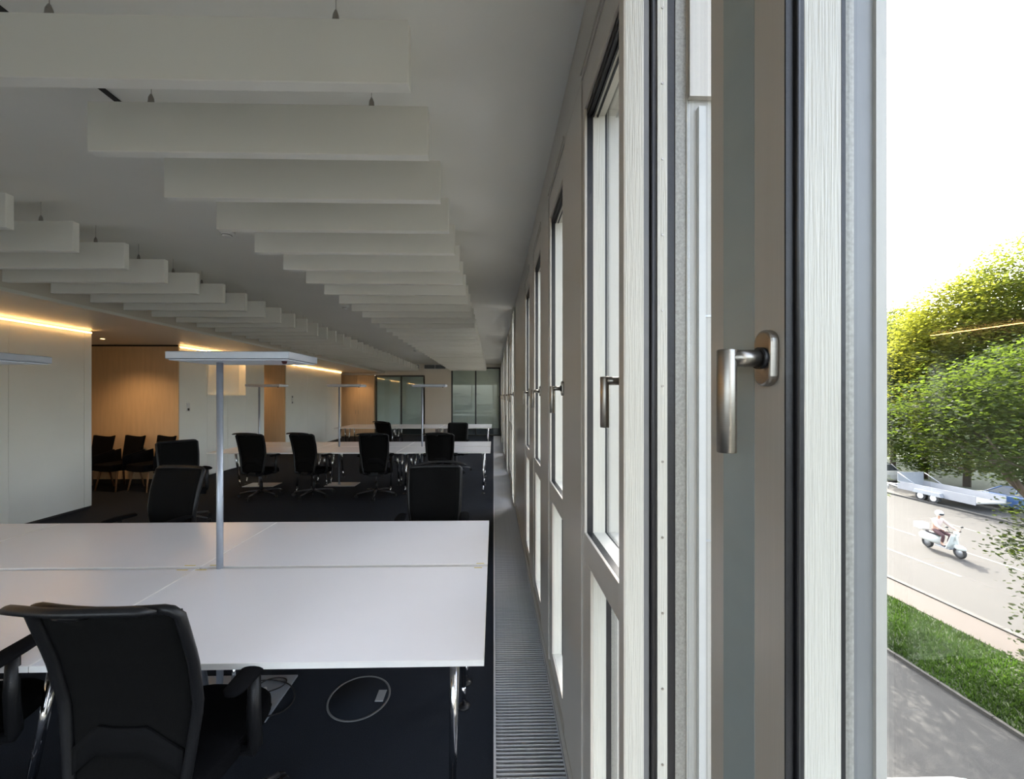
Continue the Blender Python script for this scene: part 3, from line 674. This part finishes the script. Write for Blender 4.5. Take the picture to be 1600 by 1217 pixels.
# ================================================================== ALCOVE CHAIRS
def make_visitor():
    t = thing('visitor_chair', 'x', 'chair', group='row of upholstered chairs in the alcove')
    def bk(u, v):
        x = lerp(-0.20-0.03*v, 0.20+0.03*v, u); return (x, 0.19+0.09*v-0.05*(2*u-1)**2, lerp(0.40, 0.93, v)-0.03*math.cos((u-0.5)*math.pi)*v+0.02)
    g = nb(); sheet(g, bk, 8, 8, (0, 0.04, 0)); obj('backrest', g, M['fabric'], t, bev=0.008)
    g = nb()
    sheet(g, lambda u, v: (lerp(-0.25, 0.25, u)*(1-0.1*v), lerp(0.22, -0.27, v), 0.48-0.01*math.cos((u-0.5)*math.pi)), 8, 8, (0, 0, -0.12)); obj('seat', g, M['fabric'], t, bev=0.015)
    for s in (-1, 1):
        g = nb(); sheet(g, lambda u, v: (s*(0.255+0.02*v), lerp(0.20, -0.15, u), lerp(0.36, 0.70-0.08*u, v)), 4, 4, (s*0.025, 0, 0)); obj('side_shell', g, M['fabric'], t, bev=0.006)
    for sx in (-1, 1):
        for sy in (-1, 1):
            g = nb(); tube(g, [(sx*0.19, sy*0.17, 0.39), (sx*0.24, sy*0.23, 0.0)], [0.018, 0.011], 10); obj('leg', g, M['wood'], t)
    return reg(t)
vc = make_visitor()
for i, (x, rz, lab) in enumerate(((-7.36, -10, 'leftmost black upholstered chair with wooden legs in the alcove'), (-6.80, -14, 'middle black upholstered chair with wooden legs in the alcove'), (-6.20, -18, 'right-hand black upholstered chair at the corner of the alcove'))):
    yv = 7.38 if i < 2 else 7.34
    if i == 0: vc.location = (x, yv, 0); vc.rotation_euler = (0, 0, R(rz)); vc['label'] = lab
    else: dup(vc, (x, yv, 0), R(rz), lab)

# ================================================================== FLOOR BOX, CABLES
t = thing('floor_box', 'round carpeted floor outlet with a thin steel ring beneath the right desk', 'floor box', (-0.745, 2.22, 0))
g = nb(); n = 48
for r0, r1 in ((0.158, 0.168),):
    lathe(g, [(r0, 0.0005), (r1, 0.0005), (r1, 0.004), (r0, 0.004), (r0, 0.0005)], n=n)
obj('steel_ring', g, M['frameout'], t)
g = nb(); lathe(g, [(0.001, 0.0006), (0.157, 0.0006), (0.157, 0.003), (0.001, 0.003)], n=n); lid = obj('lid', g, M['carpet'], t)
g = nb(); bx(g, 0.095, 0.140, -0.035, 0.050, 0.0032, 0.0055); obj('flap', g, M['alu'], lid, bev=0.002)
def cable(pts, label, group=None):
    cu_ = bpy.data.curves.new('cable', 'CURVE'); cu_.dimensions = '3D'; cu_.bevel_depth = 0.0035; cu_.bevel_resolution = 2
    sp = cu_.splines.new('BEZIER'); sp.bezier_points.add(len(pts)-1)
    for q, p in zip(sp.bezier_points, pts): q.co = p; q.handle_left_type = q.handle_right_type = 'AUTO'
    cu_.materials.append(M['plastic']); tmp = bpy.data.objects.new('cable', cu_); me_ = bpy.data.meshes.new_from_object(tmp); bpy.data.objects.remove(tmp); o = bpy.data.objects.new('cable', me_); C.objects.link(o); return tag(o, label, 'cable', group)
cable([(-1.49, 2.20, 0.05), (-1.42, 2.16, 0.018), (-1.28, 2.24, 0.017), (-1.20, 2.32, 0.018), (-1.24, 2.36, 0.018), (-1.34, 2.30, 0.024), (-1.27, 2.20, 0.018), (-1.19, 2.14, 0.018), (-1.30, 2.10, 0.017), (-1.50, 2.12, 0.018)], 'looped black power cable lying on the lamp base plate', 'cables on the lamp base')
cable([(-1.47, 2.25, 0.05), (-1.40, 2.33, 0.018), (-1.27, 2.34, 0.018), (-1.14, 2.28, 0.012), (-1.10, 2.15, 0.006), (-1.20, 2.07, 0.018), (-1.42, 2.06, 0.018)], 'black cable hanging over the lamp base plate edge onto the carpet', 'cables on the lamp base')
t = thing('plug_connector', 'small white plug connector on the lamp base plate', 'plug', (-1.30, 2.235, 0.0135), rz=0.6)
g = nb(); bx(g, -0.035, 0.035, -0.014, 0.014, 0.006, 0.026); obj('housing', g, M['white'], t, bev=0.005)
g = nb(); bx(g, -0.012, 0.012, -0.008, 0.008, 0.026, 0.028); obj('switch', g, M['dark'], t)

# ================================================================== OUTSIDE
GZ = CAMZ-6.7
def slab(name, x0, x1, m, label, cat, z=0.0, th=0.3, y0=-45, y1=110):
    g = nb(); bx(g, x0, x1, y0, y1, GZ+z-th, GZ+z); return struct(name, g, m, label=label, cat=cat)
slab('driveway', XO+0.01, 10.32, M['drive'], 'grey asphalt driveway below the windows, dappled with tree shade', 'driveway')
slab('verge', 10.40, 13.2, M['soil'], 'strip of lawn ground between driveway and pavement', 'lawn', 0.06)
slab('pavement', 13.2, 14.42, M['pave'], 'pinkish pavement beside the road', 'pavement', 0.08)
rd = slab('road', 14.6, 27.3, M['asphalt'], 'wide sunlit asphalt road with white lane lines', 'road')
slab('parking_strip', 27.45, 33.0, M['kerb'], 'pale parking strip on the far side of the road', 'parking', 0.05)
slab('far_verge', 33.0, 120, M['soil'], 'green ground under the trees beyond the road', 'lawn', 0.06)
for (nm, x0, x1, z, lab) in (('kerb', 10.32, 10.40, 0.08, 'stone edging between driveway and lawn'), ('kerb.001', 14.42, 14.6, 0.12, 'near kerb of the road'), ('kerb.002', 27.3, 27.45, 0.10, 'far kerb of the road')):
    k_ = estruct(nm, lab, 'kerb'); y = 5.0; g = nb(); bx(g, x0, x1, 0, 0.99, 0, z+0.2); km = mesh_of('kerb_stone', g, M['kerb'])
    for q in range(26): obj('kerb_stone', km, None, k_, loc=(0, y+q, GZ-0.2))
    g = nb(); bx(g, x0, x1, -45, 5, GZ-0.2, GZ+z); bx(g, x0, x1, 31, 110, GZ-0.2, GZ+z); obj('kerb_run', g, M['kerb'], k_)
g = nb(); bx(g, -0.06, 0.06, 0, 3.0, 0, 0.006); dm = mesh_of('lane_dash', g, M['mark'])
for k in range(9): obj('lane_dash', dm, None, rd, loc=(17.4, 14.4+k*6-6, GZ))
for k in range(9): obj('lane_dash', dm, None, rd, loc=(20.35, 10.3+k*4.2, GZ))
for k in range(9): obj('lane_dash', dm, None, rd, loc=(24.0, 12.3+k*6, GZ))
# grass
def tri_mesh(name, verts, faces, m):
    me = bpy.data.meshes.new(name); me.from_pydata(verts, [], faces); me.materials.append(m); return me
vs, fs = [], []
for k in range(26000):
    x = random.uniform(10.42, 13.18); y = random.uniform(6.5, 17); h = random.uniform(0.05, 0.13); a = random.uniform(0, 6.28); wv = 0.014
    c, s = math.cos(a)*wv, math.sin(a)*wv; i = len(vs)
    vs += [(x-c, y-s, GZ+0.055), (x+c, y+s, GZ+0.055), (x+random.uniform(-.05, .05), y+random.uniform(-.05, .05), GZ+0.055+h)]; fs.append((i, i+1, i+2))
o = obj('grass', tri_mesh('grass', vs, fs, M['grass']), None); tag(o, 'fine green grass blades on the lawn strip', 'grass', kind='stuff')
# trees
def tree(name, x, y, blobs, nleaf, size, m, label, trunk, group=None):
    t = thing(name, label, 'tree', (x, y, GZ), group=group)
    g = nb(); tube(g, trunk, [0.22-0.14*k/(len(trunk)-1) for k in range(len(trunk))], 10)
    obj('trunk', g, M['bark'], t)
    g = nb(); top = Vector(trunk[-1])
    for (bx_, by_, bz_, rx, rz_) in blobs:
        st_ = Vector(trunk[max(1, len(trunk)//2)]); en = Vector((bx_, by_, bz_))
        mid = (st_+en)/2+Vector((0, 0, -0.3)); tube(g, [st_, mid, en], [0.09, 0.06, 0.02], 6)
        for q in range(5):
            e2 = en+Vector((random.uniform(-.8, .8)*rx, random.uniform(-.8, .8)*rx, random.uniform(-.7, .7)*rz_)); tube(g, [mid.lerp(en, 0.6), (mid+e2)/2+Vector((0,0,.1)), e2], [0.035, 0.022, 0.008], 5)
    obj('branches', g, M['bark'], t)
    vs, fs = [], []
    tot = sum(b[3]**2 for b in blobs)
    for (bx_, by_, bz_, rx, rz_) in blobs:
        nn = int(nleaf*rx*rx/tot)
        ncl = max(6, nn//26)
        for _ in range(ncl):
            d = Vector((random.gauss(0, 1), random.gauss(0, 1), random.gauss(0, 1))).normalized(); rr = random.uniform(0.45, 1.0)**0.5
            c0 = Vector((bx_+d.x*rx*rr, by_+d.y*rx*rr, bz_+d.z*rz_*rr))
            for q in range(26):
                p = c0+Vector((random.gauss(0, 1), random.gauss(0, 1), random.gauss(0, 0.6)))*size*1.9
                if p.z < 0.15: continue
                a = random.uniform(0, 6.28); ti = random.uniform(-1.0, 1.0); sz = size*random.uniform(0.6, 1.2)
                u = Vector((math.cos(a), math.sin(a), ti*0.5)).normalized(); v_ = Vector((-math.sin(a), math.cos(a), random.uniform(-.8, .8))).normalized()
                i = len(vs)
                vs += [p-u*sz*0.5, p+v_*sz*0.33-u*sz*0.05, p+u*sz*0.55, p-v_*sz*0.33-u*sz*0.05]; fs.append((i, i+1, i+2, i+3))
    o = obj('foliage', tri_mesh('foliage', [tuple(p) for p in vs], fs, m), None, t); o['kind'] = 'stuff'
    return t
# near tree on the lawn strip (fills the right edge)
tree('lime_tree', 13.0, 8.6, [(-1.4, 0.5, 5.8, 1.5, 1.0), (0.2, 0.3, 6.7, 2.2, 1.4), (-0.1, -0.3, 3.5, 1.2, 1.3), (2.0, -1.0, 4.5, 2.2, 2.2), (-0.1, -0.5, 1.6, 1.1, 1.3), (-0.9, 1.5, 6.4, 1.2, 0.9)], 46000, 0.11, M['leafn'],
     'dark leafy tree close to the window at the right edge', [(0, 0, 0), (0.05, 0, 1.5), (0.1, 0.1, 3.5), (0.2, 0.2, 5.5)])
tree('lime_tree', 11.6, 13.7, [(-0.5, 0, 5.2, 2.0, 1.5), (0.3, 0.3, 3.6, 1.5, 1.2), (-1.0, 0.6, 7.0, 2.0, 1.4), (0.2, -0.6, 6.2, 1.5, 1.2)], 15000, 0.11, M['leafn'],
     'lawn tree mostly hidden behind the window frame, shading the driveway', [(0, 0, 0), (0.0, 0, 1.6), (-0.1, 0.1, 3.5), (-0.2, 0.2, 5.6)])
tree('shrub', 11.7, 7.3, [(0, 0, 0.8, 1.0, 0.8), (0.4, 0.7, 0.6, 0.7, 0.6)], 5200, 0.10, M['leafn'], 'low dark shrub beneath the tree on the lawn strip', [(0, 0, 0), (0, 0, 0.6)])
def far_tree(x, y, top, r, m, label, n=62000):
    h = top-GZ; bl = [(0, 0, h-r*0.9, r, r*0.9), (r*0.5, -r*0.4, h*0.5, r*0.9, r*0.9), (-r*0.6, r*0.3, h*0.52, r*0.85, r*0.9), (-r*0.2, -r*0.5, h*0.30, r*0.9, r*0.8), (r*0.4, r*0.3, h*0.68, r*0.9, r*0.8), (-r*0.35, 0, h*0.72, r*0.75, r*0.7)]
    return tree('broadleaf_tree', x, y, bl, n, 0.24, m, label, [(0, 0, 0), (0.1, 0, h*0.3), (0, 0.1, h*0.6), (0, 0, h*0.85)], 'trees beyond the road')
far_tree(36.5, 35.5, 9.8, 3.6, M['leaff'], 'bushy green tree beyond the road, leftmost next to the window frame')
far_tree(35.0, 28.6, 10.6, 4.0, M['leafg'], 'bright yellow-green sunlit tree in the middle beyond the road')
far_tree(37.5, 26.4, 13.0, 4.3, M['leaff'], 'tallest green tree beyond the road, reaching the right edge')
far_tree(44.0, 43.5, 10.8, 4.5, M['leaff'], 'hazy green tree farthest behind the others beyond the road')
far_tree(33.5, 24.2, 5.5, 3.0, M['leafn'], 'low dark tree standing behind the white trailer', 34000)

far_tree(35.0, 31.5, 4.6, 2.8, M['leafn'], 'low dark bushy tree added beyond the road for the shade left of the trailer wheels', 30000)  # added in the dark leaf colour to stand for shade under the trees
# cars
def car(name, x, y, m, label, L=4.3, W=1.76):
    t = thing(name, label, 'car', (x, y, GZ+0.0))
    prof = [(-L/2, 0.35), (-L/2+0.02, 0.72), (-L/2+0.25, 0.90), (-0.9, 0.95), (0.9, 0.93), (L/2-0.25, 0.78), (L/2-0.02, 0.6), (L/2, 0.35), (L/2-0.1, 0.22), (-L/2+0.1, 0.22)]
    g = nb(); prism(g, prof, -W/2, W/2, 'x'); obj('body', g, m, t, bev=0.07, seg=4)
    def cab(sc, z1): return [(-1.55, 0.92), (-1.15, z1-0.10), (-0.85, z1), (0.15, z1+0.01), (0.45, z1-0.06), (1.15, 0.92)]
    g = nb(); P = cab(1, 1.44); n_ = len(P)
    A = [g.verts.new((-(W/2-0.10) if z < 1 else -(W/2-0.26), y_, z)) for y_, z in P]; B = [g.verts.new(((W/2-0.10) if z < 1 else (W/2-0.26), y_, z)) for y_, z in P]
    g.faces.new(A); g.faces.new(B[::-1])
    for k in range(n_): g.faces.new((A[k], B[k], B[(k+1) % n_], A[(k+1) % n_]))
    obj('windows', g, M['carglass'], t, bev=0.03, seg=3)
    def roof(u, v):
        yy = lerp(-1.17, 0.47, v); z = 1.45-0.10*abs(2*v-1)**3; hw = W/2-0.24
        return (lerp(-hw, hw, u), yy, z-0.035*abs(2*u-1)**2.5+0.008)
    g = nb(); sheet(g, roof, 10, 10, (0, 0, -0.03)); obj('roof', g, m, t)
    for sx in (-1, 1):
        g = nb()
        for (ya, za, yb_, zb_) in ((-1.55, 0.93, -1.13, 1.37), (-0.25, 0.93, -0.28, 1.43), (0.45, 1.40, 1.17, 0.93)):
            tube(g, [(sx*(W/2-0.095), ya, za) if za < 1 else (sx*(W/2-0.25), ya, za), (sx*(W/2-0.25), yb_, zb_) if zb_ > 1 else (sx*(W/2-0.095), yb_, zb_)], 0.03, 8)
        obj('pillar', g, m, t)
        for yy in (-1.3, 1.32):
            g = nb(); tube(g, [(sx*(W/2-0.17), yy, 0.31), (sx*(W/2+0.01), yy, 0.31)], 0.31, 24); wh = obj('wheel', g, M['tyre'], t, bev=0.02)
            g = nb(); tube(g, [(sx*(W/2), yy, 0.31), (sx*(W/2+0.018), yy, 0.31)], 0.20, 20); obj('rim', g, M['alu'], wh)
    return t
car('car', 6.5, 4.1, M['carwhite'], 'white car parked on the driveway, only its rounded front end in view')
car('car', 31.0, 22.6, M['carblue'], 'blue parked car half hidden by leaves beyond the trailer')
car('car', 31.0, 32.0, M['outalu'], 'pale grey parked car beyond the road next to the window frame')
# boat-style trailer
t = thing('trailer', 'white flatbed trailer with two axles parked across the road', 'trailer', (28.6, 24.6, GZ+0.05))
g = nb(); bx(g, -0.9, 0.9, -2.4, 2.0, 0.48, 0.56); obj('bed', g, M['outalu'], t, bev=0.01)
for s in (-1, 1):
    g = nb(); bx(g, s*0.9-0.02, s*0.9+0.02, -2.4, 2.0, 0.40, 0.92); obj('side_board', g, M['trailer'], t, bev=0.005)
    for yy in (-0.4, 0.35):
        g = nb(); tube(g, [(s*0.94, yy, 0.31), (s*1.14, yy, 0.31)], 0.31, 22); wh = obj('wheel', g, M['tyre'], t, bev=0.02)
        g = nb(); tube(g, [(s*1.13, yy, 0.31), (s*1.155, yy, 0.31)], 0.18, 16); obj('rim', g, M['white'], wh)
    g = nb(); prism(g, [(-0.85, 0.45), (-0.75, 0.68), (0.70, 0.68), (0.80, 0.45)], s*0.93-(0 if s > 0 else 0.24), s*0.93+(0.24 if s > 0 else 0), 'x'); obj('mudguard', g, M['alu'], t)
g = nb(); tube(g, [(-0.7, 2.0, 0.45), (0, 3.6, 0.42)], 0.04, 8); tube(g, [(0.7, 2.0, 0.45), (0, 3.6, 0.42)], 0.04, 8); tube(g, [(0, 3.55, 0.42), (0, 3.55, 0.0)], 0.03, 8); obj('drawbar', g, M['alu'], t)
g = nb(); bx(g, -0.9, 0.9, 1.98, 2.02, 0.5, 1.5)
for x in (-0.9, 0.9): tube(g, [(x, 2.0, 1.5), (x, 0.9, 0.92)], 0.025, 6)
obj('front_rack', g, M['alu'], t)

# ------------------------------------------------------------------ scooter and rider (heading towards -y)
SX, SY = 19.35, 16.7
RZ = R(180-3)          # local +y is forward
sc_ = thing('motor_scooter', 'pale motor scooter riding along the road with a white top box', 'scooter', (SX, SY, GZ), RZ)
def wheel(y_, parent, nm='wheel'):
    g = nb(); n = 20
    lathe(g, [(0.15, -0.045), (0.225, -0.04), (0.245, 0.0), (0.225, 0.04), (0.15, 0.045), (0.15, -0.045)], y_, 0.245, n, 'x'); o = obj(nm, g, M['tyre'], parent)
    g = nb(); lathe(g, [(0.001, -0.03), (0.155, -0.03), (0.155, 0.03), (0.001, 0.03)], y_, 0.245, n, 'x'); obj('rim', g, M['alu'], o)
wheel(0.68, sc_); wheel(-0.60, sc_)
def ell(cx, cy, cz, rx, ry, rz, pw=2.0, n=14, m_=10):
    g = nb(); rings = []
    sg = lambda v_: math.copysign(abs(v_)**(2/pw), v_)
    for j in range(1, m_):
        ph = -math.pi/2+math.pi*j/m_
        rings.append([g.verts.new((cx+rx*sg(math.cos(ph))*sg(math.cos(a)), cy+ry*sg(math.cos(ph))*sg(math.sin(a)), cz+rz*sg(math.sin(ph)))) for a in [2*math.pi*k/n for k in range(n)]])
    for a, b in zip(rings, rings[1:]):
        for k in range(n): f = g.faces.new((a[k], a[(k+1)%n], b[(k+1)%n], b[k])); f.smooth = True
    g.faces.new(rings[0][::-1]); g.faces.new(rings[-1]); return g
obj('rear_cowl', ell(0, -0.45, 0.50, 0.20, 0.48, 0.21, 2.6), M['scoot'], sc_)
g = nb(); sheet(g, lambda u, v: (lerp(-0.21, 0.21, u)*(1-0.25*v), 0.36+0.17*v-0.05*(2*u-1)**2, lerp(0.30, 0.92, v)), 8, 6, (0, 0.03, 0)); obj('leg_shield', g, M['scoot'], sc_)
g = nb(); bx(g, -0.16, 0.16, -0.15, 0.42, 0.26, 0.31); obj('floorboard', g, M['alu'], sc_, bev=0.01)
obj('front_mudguard', ell(0, 0.68, 0.44, 0.09, 0.24, 0.12), M['scoot'], sc_)
g = nb(); tube(g, [(0, 0.66, 0.30), (0, 0.55, 0.85), (0, 0.50, 1.0)], 0.04, 10); obj('steering_column', g, M['scoot'], sc_)
g = nb(); tube(g, [(-0.33, 0.42, 1.03), (-0.15, 0.49, 1.01), (0.15, 0.49, 1.01), (0.33, 0.42, 1.03)], 0.018, 8); obj('handlebar', g, M['plastic'], sc_)
obj('headlamp', ell(0, 0.55, 1.0, 0.10, 0.09, 0.08), M['white'], sc_)
g = nb()
for s in (-1, 1): tube(g, [(s*0.2, 0.49, 1.02), (s*0.3, 0.47, 1.20)], 0.006, 6); lathe(g, [(0.001, 1.20), (0.05, 1.22), (0.05, 1.25), (0.001, 1.27)], s*0.31, 0.47, 10)
obj('mirrors', g, M['plastic'], sc_)
obj('saddle', ell(0, -0.30, 0.735, 0.14, 0.38, 0.065, 2.6), M['plastic'], sc_)
tb = nb(); bx(tb, -0.20, 0.20, -1.05, -0.70, 0.76, 1.04); obj('top_box', tb, M['white'], sc_, bev=0.05)
g = nb(); tube(g, [(0, -0.55, 0.70), (0, -0.9, 0.75)], 0.02, 8); obj('carrier', g, M['alu'], sc_)
def skin_obj(name, verts, edges_, radii, m, parent, root=0, sub=1):
    me = bpy.data.meshes.new(name); me.from_pydata(verts, edges_, []); me.materials.append(m)
    o = bpy.data.objects.new(name, me); C.objects.link(o); o.parent = parent
    md = o.modifiers.new('skin', 'SKIN'); lay = me.skin_vertices[0] if me.skin_vertices else None
    if lay is None:
        bm = bmesh.new(); bm.from_mesh(me); bm.verts.layers.skin.verify(); bm.to_mesh(me); bm.free(); lay = me.skin_vertices[0]
    for i, r in enumerate(radii): lay.data[i].radius = (r, r)
    lay.data[root].use_root = True; md.use_smooth_shade = True
    s = o.modifiers.new('sub', 'SUBSURF'); s.levels = sub; s.render_levels = sub; return o
rider = thing('person', 'person in a pale jacket and white helmet riding the scooter', 'person', (SX, SY, GZ), RZ)
V = [(0, -0.24, 0.90), (0, -0.22, 1.10), (0, -0.18, 1.30), (0, -0.16, 1.40), (0, -0.13, 1.50), (0, -0.11, 1.60)]; Rr = [0.135, 0.125, 0.145, 0.06, 0.055, 0.095]
E = [(0, 1), (1, 2), (2, 3), (3, 4), (4, 5)]
J, JR, JE = list(V[:4]), [r+0.012 for r in Rr[:4]], [(0, 1), (1, 2), (2, 3)]
T, TR, TE = [(0, -0.24, 0.90), (0, -0.235, 1.0)], [0.150, 0.145], [(0, 1)]
for s in (-1, 1):
    i = len(V); V += [(s*0.17, -0.17, 1.35), (s*0.27, 0.02, 1.16), (s*0.27, 0.25, 1.07), (s*0.265, 0.36, 1.055)]; Rr += [0.062, 0.048, 0.034, 0.032]; E += [(2, i), (i, i+1), (i+1, i+2), (i+2, i+3)]
    for f_ in range(4):
        q = len(V); fx = s*(0.235+0.022*f_); ln = (0.9, 1.0, 0.95, 0.75)[f_]
        V += [(fx, 0.40, 1.062), (fx, 0.40+0.035*ln, 1.045), (fx, 0.40+0.02*ln, 1.015)]; Rr += [0.010, 0.009, 0.008]; E += [(i+3, q), (q, q+1), (q+1, q+2)]
    q = len(V); V += [(s*0.225, 0.375, 1.04), (s*0.215, 0.40, 1.02)]; Rr += [0.011, 0.009]; E += [(i+3, q), (q, q+1)]
    j = len(J); J += [(s*0.17, -0.17, 1.35), (s*0.27, 0.02, 1.16), (s*0.27, 0.24, 1.07)]; JR += [0.075, 0.062, 0.045]; JE += [(2, j), (j, j+1), (j+1, j+2)]
    i = len(V); V += [(s*0.10, -0.20, 0.86), (s*0.15, 0.20, 0.78), (s*0.13, 0.10, 0.42), (s*0.13, 0.24, 0.345)]; Rr += [0.09, 0.062, 0.042, 0.035]; E += [(0, i), (i, i+1), (i+1, i+2), (i+2, i+3)]
    j = len(T); T += [(s*0.10, -0.20, 0.87), (s*0.15, 0.20, 0.78), (s*0.13, 0.11, 0.46)]; TR += [0.100, 0.072, 0.056]; TE += [(0, j), (j, j+1), (j+1, j+2)]
body = skin_obj('body', V, E, Rr, M['skin'], rider)
skin_obj('jacket', J, JE, JR, M['jacket'], rider); skin_obj('trousers', T, TE, TR, M['trousers'], rider)
for s in (-1, 1): obj('shoe', ell(s*0.13, 0.20, 0.345, 0.045, 0.13, 0.04), M['plastic'], rider)
obj('helmet', ell(0, -0.12, 1.65, 0.13, 0.15, 0.125), M['helmet'], rider)
obj('visor', ell(0, -0.02, 1.625, 0.10, 0.06, 0.06), M['carglass'], rider)
obj('nose', ell(0, 0.0, 1.575, 0.013, 0.02, 0.02), M['skin'], rider)
